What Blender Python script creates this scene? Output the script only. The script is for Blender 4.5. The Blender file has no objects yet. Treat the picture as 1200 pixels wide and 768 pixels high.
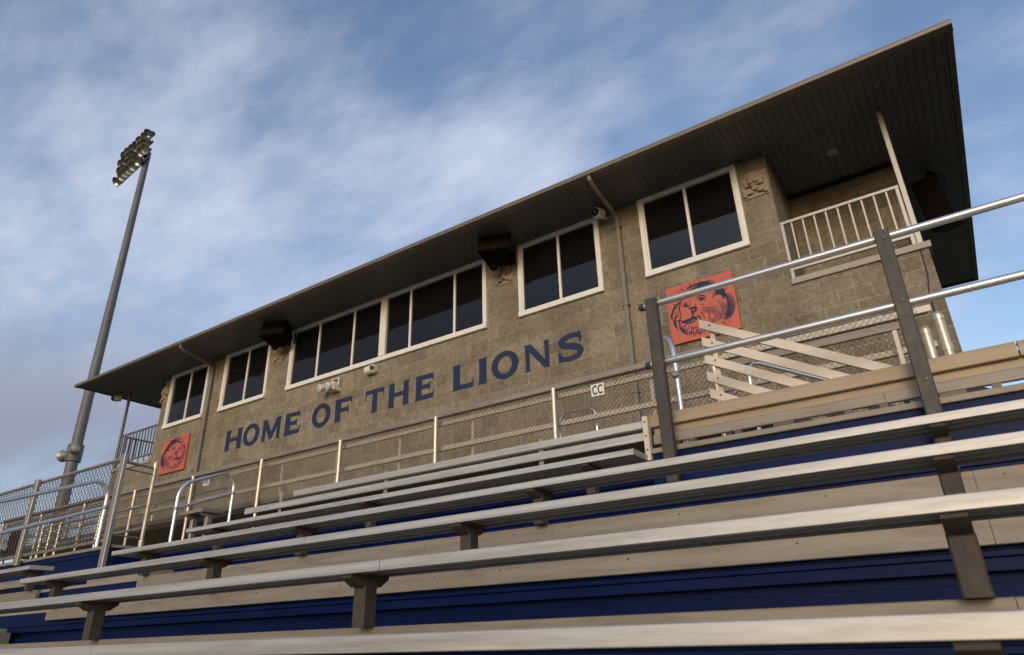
import bpy, bmesh, math, random
from mathutils import Vector, Matrix
random.seed(7)
scene = bpy.context.scene
COL = scene.collection
R = math.radians
PI = math.pi

# ------------------------------------------------------------------ helpers
class MB:
    """collects shapes that end up as ONE mesh"""
    def __init__(s): s.v = []; s.f = []
    def add(s, vs, fs):
        n = len(s.v); s.v += [tuple(p) for p in vs]; s.f += [tuple(i + n for i in f) for f in fs]; return s
    def box(s, x0, x1, y0, y1, z0, z1):
        return s.add([(x0,y0,z0),(x1,y0,z0),(x1,y1,z0),(x0,y1,z0),(x0,y0,z1),(x1,y0,z1),(x1,y1,z1),(x0,y1,z1)],
            [(0,3,2,1),(4,5,6,7),(0,1,5,4),(1,2,6,5),(2,3,7,6),(3,0,4,7)])
    def bbox(s, x0, x1, y0, y1, z0, z1, b=.004):
        """box with chamfered long edges (octagon section about the longest axis)"""
        d = [x1-x0, y1-y0, z1-z0]; a = d.index(max(d))
        def oct_(a0,a1,c0,c1): return [(a0+b,c0),(a1-b,c0),(a1,c0+b),(a1,c1-b),(a1-b,c1),(a0+b,c1),(a0,c1-b),(a0,c0+b)]
        if a == 0: return s.prism(oct_(y0,y1,z0,z1), 'x', x0, x1)
        if a == 1: return s.prism(oct_(x0,x1,z0,z1), 'y', y0, y1)
        return s.prism(oct_(x0,x1,y0,y1), 'z', z0, z1)
    def prism(s, poly, ax, a0, a1):
        def P(p, a):
            return {'x':(a,p[0],p[1]), 'y':(p[0],a,p[1]), 'z':(p[0],p[1],a)}[ax]
        n = len(poly)
        vs = [P(p,a0) for p in poly] + [P(p,a1) for p in poly]
        fs = [(i,(i+1)%n,(i+1)%n+n,i+n) for i in range(n)] + [tuple(range(n))[::-1], tuple(range(n,2*n))]
        return s.add(vs, fs)
    def bar(s, p, q, w, h, up=(0,0,1)):
        """rectangular bar from p to q, width w sideways, height h along up"""
        p=Vector(p);q=Vector(q);d=(q-p).normalized();u=Vector(up)
        sd=d.cross(u).normalized();u=sd.cross(d).normalized()
        c=[sd*(-w/2)+u*(-h/2),sd*(w/2)+u*(-h/2),sd*(w/2)+u*(h/2),sd*(-w/2)+u*(h/2)]
        return s.add([p+k for k in c]+[q+k for k in c],[(0,1,5,4),(1,2,6,5),(2,3,7,6),(3,0,4,7),(3,2,1,0),(4,5,6,7)])
    def tube(s, pts, r, n=10, caps=True):
        pts=[Vector(p) for p in pts]; m=len(pts)
        rs = r if isinstance(r,(list,tuple)) else [r]*m
        t=(pts[1]-pts[0]).normalized()
        u=t.orthogonal().normalized()
        vs=[];fs=[]
        for i,p in enumerate(pts):
            if i==0: d=t
            elif i==m-1: d=(pts[i]-pts[i-1]).normalized()
            else: d=((pts[i+1]-pts[i]).normalized()+(pts[i]-pts[i-1]).normalized()).normalized()
            u=(u-d*u.dot(d)).normalized(); w=d.cross(u)
            for k in range(n):
                a=2*PI*k/n; vs.append(p+(u*math.cos(a)+w*math.sin(a))*rs[i])
        for i in range(m-1):
            for k in range(n):
                fs.append((i*n+k,i*n+(k+1)%n,(i+1)*n+(k+1)%n,(i+1)*n+k))
        if caps: fs += [tuple(range(n))[::-1], tuple(range((m-1)*n,m*n))]
        return s.add(vs,fs)
    def lathe(s, prof, base, axis, n=16):
        """prof = [(distance along axis, radius)]"""
        b=Vector(base);d=Vector(axis).normalized();return s.tube([b+d*t for t,_ in prof],[max(r,.0005) for _,r in prof],n) if False else s._lathe(prof,b,d,n)
    def _lathe(s,prof,b,d,n):
        u=d.orthogonal().normalized();w=d.cross(u);vs=[];fs=[]
        for t,r in prof:
            for k in range(n):
                a=2*PI*k/n; vs.append(b+d*t+(u*math.cos(a)+w*math.sin(a))*max(r,.0004))
        m=len(prof)
        for i in range(m-1):
            for k in range(n): fs.append((i*n+k,i*n+(k+1)%n,(i+1)*n+(k+1)%n,(i+1)*n+k))
        fs += [tuple(range(n))[::-1], tuple(range((m-1)*n,m*n))]
        return s.add(vs,fs)
    def ball(s, c, r, n=12, sc=(1,1,1)):
        vs=[];fs=[];m=n//2+1
        for i in range(m+1):
            th=PI*i/m
            for k in range(n):
                a=2*PI*k/n
                vs.append((c[0]+r*sc[0]*math.sin(th)*math.cos(a),c[1]+r*sc[1]*math.sin(th)*math.sin(a),c[2]+r*sc[2]*math.cos(th)))
        for i in range(m):
            for k in range(n): fs.append((i*n+k,(i+1)*n+k,(i+1)*n+(k+1)%n,i*n+(k+1)%n))
        return s.add(vs,fs)

def finish(me, mats, smooth=True):
    bm=bmesh.new();bm.from_mesh(me)
    bmesh.ops.recalc_face_normals(bm,faces=bm.faces[:]);bm.to_mesh(me);bm.free()
    if smooth:
        for p in me.polygons: p.use_smooth=True
        me.set_sharp_from_angle(angle=R(32))
    for m in (mats if isinstance(mats,(list,tuple)) else [mats]): me.materials.append(m)

ROOTLOC={}
def obj(name, mb, mat, parent=None, smooth=True, origin=None):
    """one mesh object; mb is in world coordinates"""
    if parent is not None:
        r=parent
        while r.parent is not None: r=r.parent
        o0=Vector(r.location)
    elif origin is not None: o0=Vector(origin)
    else:
        xs=[p[0] for p in mb.v];ys=[p[1] for p in mb.v];zs=[p[2] for p in mb.v]
        o0=Vector(((min(xs)+max(xs))/2,(min(ys)+max(ys))/2,min(zs)))
    me=bpy.data.meshes.new(name)
    me.from_pydata([(p[0]-o0.x,p[1]-o0.y,p[2]-o0.z) for p in mb.v],[],mb.f)
    finish(me,mat,smooth)
    o=bpy.data.objects.new(name,me);COL.objects.link(o)
    if parent is not None: o.parent=parent
    else: o.location=o0
    return o
def thing(name,label,cat,loc,group=None):
    o=bpy.data.objects.new(name,None);COL.objects.link(o);o.location=loc;o.empty_display_size=.2
    return tag(o,label,cat,group)
def tag(o,label,cat,group=None):
    o['label']=label;o['category']=cat
    if group:o['group']=group
    return o
def struct(name,mb,mat,**k):
    o=obj(name,mb,mat,**k);o['kind']='structure';return o

# ------------------------------------------------------------------ materials
def mat(name, base, rough=.6, metal=0., var=.0, vscale=(3,3,3), bump=0., bscale=40., spec=.5, stain=None, coat=0., vary_rough=0.):
    m=bpy.data.materials.new(name);m.use_nodes=True;N=m.node_tree.nodes;L=m.node_tree.links
    b=N['Principled BSDF'];b.inputs['Base Color'].default_value=(*base,1);b.inputs['Roughness'].default_value=rough
    b.inputs['Metallic'].default_value=metal;b.inputs['Specular IOR Level'].default_value=spec;b.inputs['Coat Weight'].default_value=coat
    tc=N.new('ShaderNodeTexCoord')
    if var or stain:
        mp=N.new('ShaderNodeMapping');mp.inputs['Scale'].default_value=vscale;L.new(tc.outputs['Object'],mp.inputs[0])
        no=N.new('ShaderNodeTexNoise');no.inputs['Scale'].default_value=1;no.inputs['Detail'].default_value=7;no.inputs['Roughness'].default_value=.65
        L.new(mp.outputs[0],no.inputs['Vector'])
        mr=N.new('ShaderNodeMapRange');mr.inputs[1].default_value=.25;mr.inputs[2].default_value=.75;mr.inputs[3].default_value=1-var;mr.inputs[4].default_value=1+var
        L.new(no.outputs['Fac'],mr.inputs[0])
        mu=N.new('ShaderNodeMix');mu.data_type='RGBA';mu.blend_type='MULTIPLY';mu.inputs[0].default_value=1
        mu.inputs[6].default_value=(*base,1);L.new(mr.outputs[0],mu.inputs[7])
        out=mu.outputs[2]
        if stain:
            n2=N.new('ShaderNodeTexNoise');n2.inputs['Scale'].default_value=stain[1];n2.inputs['Detail'].default_value=8;n2.inputs['Roughness'].default_value=.7
            mp2=N.new('ShaderNodeMapping');mp2.inputs['Scale'].default_value=stain[4] if len(stain)>4 else (1,1,1)
            L.new(tc.outputs['Object'],mp2.inputs[0]);L.new(mp2.outputs[0],n2.inputs['Vector'])
            r2=N.new('ShaderNodeMapRange');r2.inputs[1].default_value=stain[2];r2.inputs[2].default_value=stain[3];L.new(n2.outputs['Fac'],r2.inputs[0])
            m2=N.new('ShaderNodeMix');m2.data_type='RGBA';L.new(r2.outputs[0],m2.inputs[0]);L.new(out,m2.inputs[6]);m2.inputs[7].default_value=(*stain[0],1)
            out=m2.outputs[2]
        L.new(out,b.inputs['Base Color'])
        if vary_rough:
            r3=N.new('ShaderNodeMapRange');r3.inputs[1].default_value=.3;r3.inputs[2].default_value=.7;r3.inputs[3].default_value=rough-vary_rough;r3.inputs[4].default_value=rough+vary_rough
            L.new(no.outputs['Fac'],r3.inputs[0]);L.new(r3.outputs[0],b.inputs['Roughness'])
    if bump:
        nb=N.new('ShaderNodeTexNoise');nb.inputs['Scale'].default_value=bscale;nb.inputs['Detail'].default_value=5
        L.new(tc.outputs['Object'],nb.inputs['Vector'])
        bp=N.new('ShaderNodeBump');bp.inputs['Strength'].default_value=bump;bp.inputs['Distance'].default_value=.01
        L.new(nb.outputs['Fac'],bp.inputs['Height']);L.new(bp.outputs[0],b.inputs['Normal'])
    return m

def block_mat():
    """split-face concrete block: real brick grid on (x+y, z)"""
    m=bpy.data.materials.new('split_face_block');m.use_nodes=True;N=m.node_tree.nodes;L=m.node_tree.links
    b=N['Principled BSDF'];b.inputs['Roughness'].default_value=.95;b.inputs['Specular IOR Level'].default_value=.2
    tc=N.new('ShaderNodeTexCoord');sx=N.new('ShaderNodeSeparateXYZ');L.new(tc.outputs['Object'],sx.inputs[0])
    ad=N.new('ShaderNodeMath');L.new(sx.outputs[0],ad.inputs[0]);L.new(sx.outputs[1],ad.inputs[1])
    cx=N.new('ShaderNodeCombineXYZ');L.new(ad.outputs[0],cx.inputs[0]);L.new(sx.outputs[2],cx.inputs[1])
    br=N.new('ShaderNodeTexBrick');L.new(cx.outputs[0],br.inputs['Vector'])
    br.offset=.5;br.inputs['Scale'].default_value=1;br.inputs['Brick Width'].default_value=.4064;br.inputs['Row Height'].default_value=.2032
    br.inputs['Mortar Size'].default_value=.008;br.inputs['Mortar Smooth'].default_value=.35;br.inputs['Bias'].default_value=0
    br.inputs['Color1'].default_value=(.272,.232,.170,1);br.inputs['Color2'].default_value=(.205,.173,.126,1);br.inputs['Mortar'].default_value=(.405,.348,.262,1)
    n1=N.new('ShaderNodeTexNoise');n1.inputs['Scale'].default_value=16;n1.inputs['Detail'].default_value=8;n1.inputs['Roughness'].default_value=.7
    L.new(tc.outputs['Object'],n1.inputs['Vector'])
    n2=N.new('ShaderNodeTexNoise');n2.inputs['Scale'].default_value=1.1;n2.inputs['Detail'].default_value=5;L.new(tc.outputs['Object'],n2.inputs['Vector'])
    m1=N.new('ShaderNodeMapRange');m1.inputs[1].default_value=.3;m1.inputs[2].default_value=.7;m1.inputs[3].default_value=.66;m1.inputs[4].default_value=1.34;L.new(n1.outputs['Fac'],m1.inputs[0])
    m2=N.new('ShaderNodeMapRange');m2.inputs[1].default_value=.3;m2.inputs[2].default_value=.7;m2.inputs[3].default_value=.86;m2.inputs[4].default_value=1.14;L.new(n2.outputs['Fac'],m2.inputs[0])
    mp4=N.new('ShaderNodeMapping');mp4.inputs['Scale'].default_value=(2.6,2.6,.22);L.new(tc.outputs['Object'],mp4.inputs[0])
    n4=N.new('ShaderNodeTexNoise');n4.inputs['Scale'].default_value=1;n4.inputs['Detail'].default_value=6;L.new(mp4.outputs[0],n4.inputs['Vector'])
    m4=N.new('ShaderNodeMapRange');m4.inputs[1].default_value=.35;m4.inputs[2].default_value=.62;m4.inputs[3].default_value=.86;m4.inputs[4].default_value=1.06;L.new(n4.outputs['Fac'],m4.inputs[0])
    k0=N.new('ShaderNodeMath');k0.operation='MULTIPLY';L.new(m1.outputs[0],k0.inputs[0]);L.new(m4.outputs[0],k0.inputs[1])
    k=N.new('ShaderNodeMath');k.operation='MULTIPLY';L.new(k0.outputs[0],k.inputs[0]);L.new(m2.outputs[0],k.inputs[1])
    mu=N.new('ShaderNodeMix');mu.data_type='RGBA';mu.blend_type='MULTIPLY';mu.inputs[0].default_value=1
    L.new(br.outputs['Color'],mu.inputs[6]);L.new(k.outputs[0],mu.inputs[7]);L.new(mu.outputs[2],b.inputs['Base Color'])
    n3=N.new('ShaderNodeTexNoise');n3.inputs['Scale'].default_value=11;n3.inputs['Detail'].default_value=9;n3.inputs['Roughness'].default_value=.75;L.new(tc.outputs['Object'],n3.inputs['Vector'])
    iv=N.new('ShaderNodeMath');iv.operation='MULTIPLY_ADD';L.new(br.outputs['Fac'],iv.inputs[0]);iv.inputs[1].default_value=-.9;L.new(n3.outputs['Fac'],iv.inputs[2])
    bp=N.new('ShaderNodeBump');bp.inputs['Strength'].default_value=.9;bp.inputs['Distance'].default_value=.035;L.new(iv.outputs[0],bp.inputs['Height']);L.new(bp.outputs[0],b.inputs['Normal'])
    return m

M={}
M['block']=block_mat()
M['smooth_block']=mat('carved_block',(.29,.235,.16),.95,var=.25,vscale=(14,14,14),bump=.5,bscale=45,spec=.2)
M['alu']=mat('brushed_aluminium_plank',(.52,.508,.48),.50,.60,var=.20,vscale=(.7,40,40),bump=.04,bscale=60,stain=((.37,.345,.305),3.0,.48,.78,(.6,6,6)),vary_rough=.12)
M['alu_weathered']=mat('weathered_aluminium_board',(.262,.233,.194),.6,.25,var=.20,vscale=(.9,45,45),bump=.05,bscale=50,stain=((.165,.135,.10),2.4,.46,.76,(.9,5,7)),vary_rough=.08)
M['alu_beam']=mat('weathered_beam',(.36,.285,.20),.6,.25,var=.14,vscale=(.8,30,30),bump=.05,bscale=50,stain=((.29,.215,.13),2.0,.42,.70,(.8,4,4)))
M['blue']=mat('navy_riser_sheet',(.0012,.0078,.050),.5,0,var=.3,vscale=(1.5,9,9),spec=.14,stain=((.007,.017,.055),3.,.58,.82,(.5,1,7)))
M['galv']=mat('galvanised_steel',(.36,.34,.31),.5,.6,var=.16,vscale=(20,20,6),bump=.05,bscale=90,stain=((.16,.12,.08),6,.58,.75))
M['dark_galv']=mat('dull_dark_steel',(.060,.056,.052),.6,.4,var=.25,vscale=(16,16,4),bump=.08,bscale=70,stain=((.11,.085,.06),9,.52,.75))
M['pipe']=mat('bright_aluminium_pipe',(.78,.75,.70),.30,.9,var=.06,vscale=(4,14,14),stain=((.5,.45,.38),5,.6,.8))
M['post']=mat('warm_galvanised_pipe',(.62,.54,.43),.42,.6,var=.12,vscale=(12,12,5),stain=((.36,.27,.17),7,.55,.75))
M['wire']=mat('chain_link_wire',(.115,.100,.085),.55,.25)
M['cream']=mat('cream_painted_rail',(.60,.53,.44),.5,.1,var=.07,vscale=(3,10,10),stain=((.40,.33,.25),4,.6,.8))
M['white_frame']=mat('white_window_frame',(.76,.735,.68),.45,0,var=.06,vscale=(2,8,8),stain=((.45,.39,.30),3,.60,.80))
M['glass']=mat('tinted_window_glass',(.007,.007,.0075),.02,0,spec=.62)
M['gasket']=mat('black_gasket',(.02,.02,.02),.6)
M['navy']=mat('navy_painted_letter',(.007,.019,.063),.75,0,var=.10,vscale=(9,9,9))
M['sign_red']=mat('orange_red_sign_board',(.48,.112,.070),.6,0,var=.10,vscale=(4,4,4),bump=.02,stain=((.38,.085,.055),5,.52,.78))
M['sign_navy']=mat('navy_ink',(.016,.017,.055),.7)
M['soffit']=mat('brown_soffit_board',(.100,.096,.095),.5,0,var=.12,vscale=(6,.6,1))
M['fascia']=mat('bronze_fascia',(.13,.10,.075),.5,.2,var=.06)
M['gutter']=mat('tan_gutter',(.175,.152,.125),.5,.2,var=.07,vscale=(1,12,12))
M['downspout']=mat('taupe_downspout',(.20,.172,.132),.55,.1,var=.08)
M['roof']=mat('bronze_roof_sheet',(.12,.10,.085),.5,.3,var=.08)
M['black']=mat('black_speaker_cabinet',(.0035,.0033,.0033),.85,var=.2,bump=.1,bscale=120,spec=.06)
M['grille']=mat('dark_grille',(.009,.0065,.006),.85,bump=.5,bscale=220,spec=.08)
M['white_box']=mat('white_lamp_housing',(.70,.66,.57),.5,var=.08,vscale=(20,20,20),stain=((.4,.33,.22),12,.58,.75))
M['lens']=mat('lamp_lens',(.5,.5,.46),.1,0,spec=.6)
M['dark_lens']=mat('dark_lens',(.01,.01,.012),.05)
M['coping']=mat('grey_coping',(.33,.29,.24),.6,var=.1,bump=.05)
M['rail_grey']=mat('grey_balcony_rail',(.42,.39,.35),.45,.35,var=.07)
M['rail_backlit']=mat('backlit_balcony_rail',(.20,.19,.19),.45,.4,var=.07)  # balcony grey darkened: the backlit look against the sky is in the colour
M['pole']=mat('grey_light_pole',(.135,.132,.130),.6,.3,var=.10,vscale=(3,3,.6),stain=((.095,.09,.085),1.2,.5,.7))
M['lamp_shell']=mat('bronze_lamp_shell',(.095,.090,.082),.45,.5,var=.15)
M['reflector']=mat('lamp_reflector',(.42,.40,.36),.3,.8)
M['rust']=mat('rusty_bracket',(.058,.050,.043),.75,.2,var=.3,vscale=(20,20,20),stain=((.085,.055,.038),8,.54,.74))
M['bolt']=mat('bolt_head',(.09,.08,.07),.5,.6)
M['plate']=mat('white_plate',(.74,.72,.66),.5,0,var=.05)
M['ink']=mat('black_ink',(.02,.02,.022),.6)
M['ramp']=mat('grey_ramp_sheet',(.30,.265,.22),.6,.2,var=.12,vscale=(.7,5,5))
M['concrete']=mat('concrete_step',(.24,.21,.18),.9,var=.15,vscale=(5,5,5),bump=.15,bscale=60)
M['ground']=mat('dry_grass_ground',(.075,.085,.040),.95,var=.35,vscale=(.6,.6,.6),bump=.4,bscale=8,stain=((.13,.115,.07),.05,.45,.65))
M['rope']=mat('dark_cable',(.04,.035,.03),.7)

# ------------------------------------------------------------------ ground
GZ=-2.0
struct('ground',MB().add([(-900,-900,GZ),(900,-900,GZ),(900,900,GZ),(-900,900,GZ)],[(0,1,2,3)]),M['ground'],smooth=False)

# ------------------------------------------------------------------ bleacher geometry
T=.762
def seat(k): return (1.88+k-1)*T,(.0316+.396*(k-1))*T            # front edge y, top z
def foot(k): return (1.88+.2245+k-1)*T,(.0316+.396*(k-1)-.3345)*T  # nosing y, tread z
XL,XR=-7.38,6.2            # right block of seats
XA=-9.15                    # right end of the left block
XFAR=-15.5

def plank_profile(y,z,d=.262,h=.044):
    r=.007; t=.005
    p=[(y,z-h+.002),(y,z-r),(y+.002,z-.002),(y+r,z),(y+d-r,z),(y+d-.002,z-.002),(y+d,z-r),(y+d,z-h+.002),(y+d-.002,z-h),(y+d-.018,z-h),(y+d-.018,z-h+t),(y+d-t,z-h+t),(y+d-t,z-t-.004)]
    for q in (.66,.33):
        c=y+d*q
        p+=[(c+.012,z-t-.004),(c+.012,z-h+.006),(c-.012,z-h+.006),(c-.012,z-t-.004)]
    p+=[(y+t,z-t-.004),(y+t,z-h+t),(y+.018,z-h+t),(y+.018,z-h),(y+.002,z-h)]
    return p

def bench_support(root,x,y,ztop,zbot,w=.072,m=None):
    """one bracket post under a plank: post with a flared head running front to back"""
    p=MB().bbox(x-w/2,x+w/2,y+.095,y+.175,zbot,ztop-.052,.006)
    s=obj('support_post',p,m or M['rust'],root)
    hd=MB().prism([(y+.015,ztop-.004),(y+.247,ztop-.004),(y+.247,ztop-.02),(y+.195,ztop-.055),(y+.075,ztop-.055),(y+.015,ztop-.02)],'x',x-w/2+.003,x+w/2-.003)
    obj('bracket_head',hd,m or M['rust'],s)
    return s

SUPX=[-6.96,-4.66,-2.36,-.06,2.24,4.54]
ROWNAME={1:'lowest and nearest',2:'second from the bottom',3:'third from the bottom',4:'fourth from the bottom',5:'topmost'}
def bench(k,x0,x1,xs,label,group,zb=None):
    y,z=seat(k);fy,fz=foot(k)
    t=thing('bleacher_bench',label,'bench',((x0+x1)/2,y+.13,fz),group)
    # planks come in long lengths butted with a thin joint
    cuts=[x0]+[c for c in (-3.55+.7*(k%3),3.2) if x0+1<c<x1-1]+[x1]
    for a,b in zip(cuts[:-1],cuts[1:]):
        obj('seat_plank',MB().prism(plank_profile(y,z),'x',a+(.0015 if a!=x0 else 0),b-(.0015 if b!=x1 else 0)),M['alu'],t)
    for e,s in ((x0,-1),(x1,1)):
        obj('end_cap',MB().bbox(min(e,e+s*.006),max(e,e+s*.006),y-.001,y+.263,z-.045,z+.001,.002),M['alu'],t)
    for x in xs: bench_support(t,x,y,z-.038,fz)
    return t
G1='aluminium bleacher benches of the right block'
bench(1,-8.6,XR,SUPX,'lowest and nearest long aluminium bleacher bench running along the bottom of the picture',G1)
bench(2,-8.3,XR,SUPX,'second long aluminium bleacher bench from the bottom, reaching past the left picture edge',G1)
bench(3,XL,XR,SUPX,'third long aluminium bleacher bench from the bottom, left end free above the aisle',G1)
bench(4,XL,XR,SUPX,'fourth long aluminium bleacher bench, just in front of the dark rail posts',G1)
bench(5,XL,-1.95,[-6.96,-4.66,-2.36],'topmost bleacher bench with a cut right end, under the two-board backrest',G1)
G2='aluminium bleacher benches of the left block'
for k,l in ((2,'low bleacher bench of the far left block, mostly hidden by the aisle step'),(3,'middle bleacher bench of the far left block, across the aisle'),(4,'upper bleacher bench of the far left block, its right end at the aisle')):
    bench(k,XFAR,XA,[-9.35,-11.6,-13.9],l,G2)

def tier(k,x0,x1,label,group,fas=None,x0r=None):
    """one step of the stand: tread sheet, aluminium nosing board, navy riser under it"""
    y,z=foot(k);y2=foot(k+1)[0]+.03;zl=foot(k-1)[1]
    t=thing('bleacher_step',label,'bleacher step',((x0+x1)/2,y+.3,zl),group)
    a0=x0 if fas is None else fas
    obj('tread',MB().box(x0,x1,y+.035,y2,z-.03,z),M['ramp'],t)
    cuts=[a0]+[c for c in (-5.13,-2.3,.02,2.6) if a0+.5<c<x1-.5]+[x1]
    for i,(a,b) in enumerate(zip(cuts[:-1],cuts[1:])):
        n=MB().prism([(y,z-.102),(y-.003,z-.099),(y-.003,z-.004),(y+.001,z),(y+.034,z),(y+.034,z-.102)],'x',a+.001,b-.001)
        fb=obj('nosing_board',n,M['alu_weathered'],t)
        q=a+.12
        while q<b:
            obj('screw',MB().lathe([(0,.0055),(.003,.0045)],(q,y-.003,z-.035),(0,-1,0),8),M['bolt'],fb); q+=.78+random.uniform(-.05,.05)
    # riser: bent sheet with horizontal ribs
    yr=y+.045; H=z-.104-zl
    pr=[(yr,z-.033),(yr+.0,z-.104)]
    for f0,dy in ((.06,.0),(.08,-.012),(.17,-.012),(.20,.004),(.42,.004),(.45,.055),(.62,.055),(.64,.004),(.97,.004),(1.,.0)):
        pr.append((yr+dy,z-.104-H*f0))
    poly=pr+[(p[0]+.004,p[1]) for p in reversed(pr)]
    obj('riser_sheet',MB().prism(poly,'x',x0,x1),M['blue'],t)
    return t
G3='steps of the bleacher'
for k,l in ((1,'lowest step of the bleacher, under the nearest bench'),(2,'second step of the bleacher with a tan edge board just above the nearest bench'),
            (3,'third step of the bleacher, tan edge board over the widest navy riser'),(4,'fourth step of the bleacher, tan board seen between the second and third benches'),
            (5,'fifth step of the bleacher, hidden behind the third and fourth benches')):
    tier(k,-9.2,XR,l,G3,fas=-7.12 if k>2 else -9.2)
G4='steps of the left bleacher block'
for k,l in ((2,'lower step of the far left bleacher block'),(3,'middle step of the far left bleacher block beside the aisle'),(4,'upper step of the far left bleacher block beside the aisle'),(5,'highest step of the far left bleacher block below the mesh fence')):
    tier(k,XFAR,XA-.06,l,G4)
# aisle half steps
for k,l in ((2,'lowest grey aisle step at the lower left corner'),(3,'middle grey aisle step between the two seat blocks'),(4,'upper grey aisle step between the two seat blocks')):
    y,z=foot(k+1); zl=foot(k)[1]
    t=thing('aisle_step',l,'step',(-8.35,y-.2,zl),'steps of the aisle')
    obj('step_box',MB().box(-9.0,-7.72,y-.34,y-.002,zl,zl+.115),M['concrete'],t)
    obj('step_nosing',MB().bbox(-9.0,-7.72,y-.352,y-.04,zl+.116,zl+.152,.004),M['ramp'],t)

# ------------------------------------------------------------------ upper walkway
DZ=1.278
t=thing('walkway_deck','raised aluminium walkway at the top of the bleacher with a navy riser','walkway',(-4.6,5.3,.97))
for a,b,y in ((XFAR,-9.45,4.75),(-9.45,-1.93,5.414),(-1.93,XR,4.75)):
    obj('deck_sheet',MB().box(a+.001,b-.001,y+.039,5.86,DZ-.04,DZ-.003),M['ramp'],t)
for a,b,y in ((XFAR,-12.0,4.75),(-12.0,-9.45,4.75),(-9.45,-5.1,5.414),(-5.1,-1.93,5.414),(-1.93,1.8,4.75),(1.8,XR,4.75)):
    obj('deck_nosing',MB().bbox(a+.001,b-.001,y,y+.038,DZ-.041,DZ,.004),M['alu_weathered'],t)
pr=[(4.775,DZ-.043),(4.775,DZ-.1),(4.79,DZ-.11),(4.79,DZ-.16),(4.775,DZ-.17),(4.775,.98)]
for a,b,dy in ((XFAR,-9.45,0),(-9.449,-1.931,.664),(-1.93,XR,0)):
    q=[(p[0]+dy,p[1]) for p in pr]
    obj('riser_sheet',MB().prism(q+[(p[0]+.006,p[1]) for p in reversed(q)],'x',a,b),M['blue'],t)
obj('side_sheet',MB().box(-9.456,-9.45,4.79,5.41,.98,DZ-.042).box(-1.93,-1.924,4.79,5.41,.98,DZ-.042),M['blue'],t)

# kick beam on the front edge of the walkway
BX0=-1.92
t=thing('toe_beam','long weathered tan two-board beam on the front edge of the walkway, right of the backrest','beam',(-1.5,4.85,DZ))
def beam_piece(a,b,top):
    p=[(4.800,1.452),(4.796,1.458),(4.796,1.530),(4.803,1.546),(4.815,1.551),(4.90,1.551),(4.90,1.545),(4.835,1.54),(4.835,1.452)]
    return MB().prism(p,'x',a,b)
obj('upper_board',beam_piece(BX0,.43,1),M['alu_beam'],t)
obj('upper_board',beam_piece(.44,XR,1),M['alu_beam'],t)
obj('web_board',MB().box(-1.91,XR,4.838,4.85,1.36,1.50),M['alu_beam'],t)
for a,b in ((-1.91,-.32),(-.317,XR)):
    obj('lower_board',MB().bbox(a,b,4.800,4.836,1.315,1.389,.005),M['alu_weathered'],t)
x=-1.85;i=0
while x<XR:
    obj('foot_block',MB().box(x,x+(.05 if i%3 else .14),4.803,4.84,DZ+.001,1.3145),M['bolt'],t); x+=(.21,.34,.27,.46)[i%4]; i+=1

# backrest of the top bench
t=thing('bench_backrest','two-board aluminium backrest behind the topmost bench, bolted to an end bracket','backrest',(-4.5,4.75,1.19))
obj('upper_board',MB().bbox(-5.95,-1.965,4.742,4.772,1.440,1.500,.005),M['alu'],t)
obj('lower_board',MB().bbox(-6.75,-1.965,4.744,4.774,1.345,1.410,.005),M['alu'],t)
for i,x in enumerate((-6.2,-4.66,-2.9,-1.94)):
    b=MB().bbox(x-.02,x+.02,4.776,4.794,1.19,1.53,.003) if i<3 else MB().bbox(x-.022,x+.022,4.735,4.792,1.19,1.53,.004)
    br=obj('bracket',b,M['cream'] if i==3 else M['galv'],t)
    if i==3:
        for z in (1.485,1.375,1.27): obj('bolt',MB().lathe([(0,.008),(.005,.007)],(x,4.735,z),(0,-1,0),8),M['bolt'],br)

# ------------------------------------------------------------------ near guard rail
t=thing('guard_rail','near steel guard rail with two dark posts and two bright pipes at the right','railing',(0,4.62,.98))
def guard_post(x):
    # steel channel: open to the back, front web towards the seats
    w=.090;d=.058;y0=4.588;a=.008
    poly=[(x-w/2,y0+.006),(x-w/2+.006,y0),(x+w/2-.006,y0),(x+w/2,y0+.006),(x+w/2,y0+d),(x+w/2-a,y0+d),(x+w/2-a,y0+a),(x-w/2+a,y0+a),(x-w/2+a,y0+d),(x-w/2,y0+d)]
    p=obj('post',MB().prism(poly,'z',.978,2.415),M['dark_galv'],t)
    for z in (2.352,1.89,1.36): obj('bolt',MB().lathe([(0,.013),(.006,.011),(.006,.004)],(x+.012,y0-.0005,z),(0,-1,0),10),M['bolt'],p)
for x in (-1.725,-.072,1.60,3.27,4.94): guard_post(x)
for z in (2.390,1.893):
    r=obj('rail',MB().tube([(-1.83,4.66,z),(5.6,4.66,z)],.0265,16),M['pipe'],t)
    obj('rail_cap',MB().lathe([(0,.030),(.03,.030),(.045,.022)],(-1.80,4.66,z),(-1,0,0),14),M['bolt'],r)

# ------------------------------------------------------------------ chain-link
def chain_full(x0,x1,z0,z1,y,p=.052,r=.0037,axis='x',c=0):
    """diamond mesh: neighbouring wires zigzag in opposite phase and meet at their bends"""
    mb=MB();h=p*.5;m=int((z1-z0)/h);q=p*.5;n=int((x1-x0)/q)
    for i in range(n):
        pts=[]
        for j in range(m+1):
            k=(i+j)%2
            uu=x0+i*q+(q if k else 0.);off=.003 if j%2 else -.003
            pts.append((uu,y+off,z0+j*h) if axis=='x' else (c+off,uu,z0+j*h))
        mb.tube(pts,r,3,caps=False)
    return mb

FY=5.87
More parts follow.
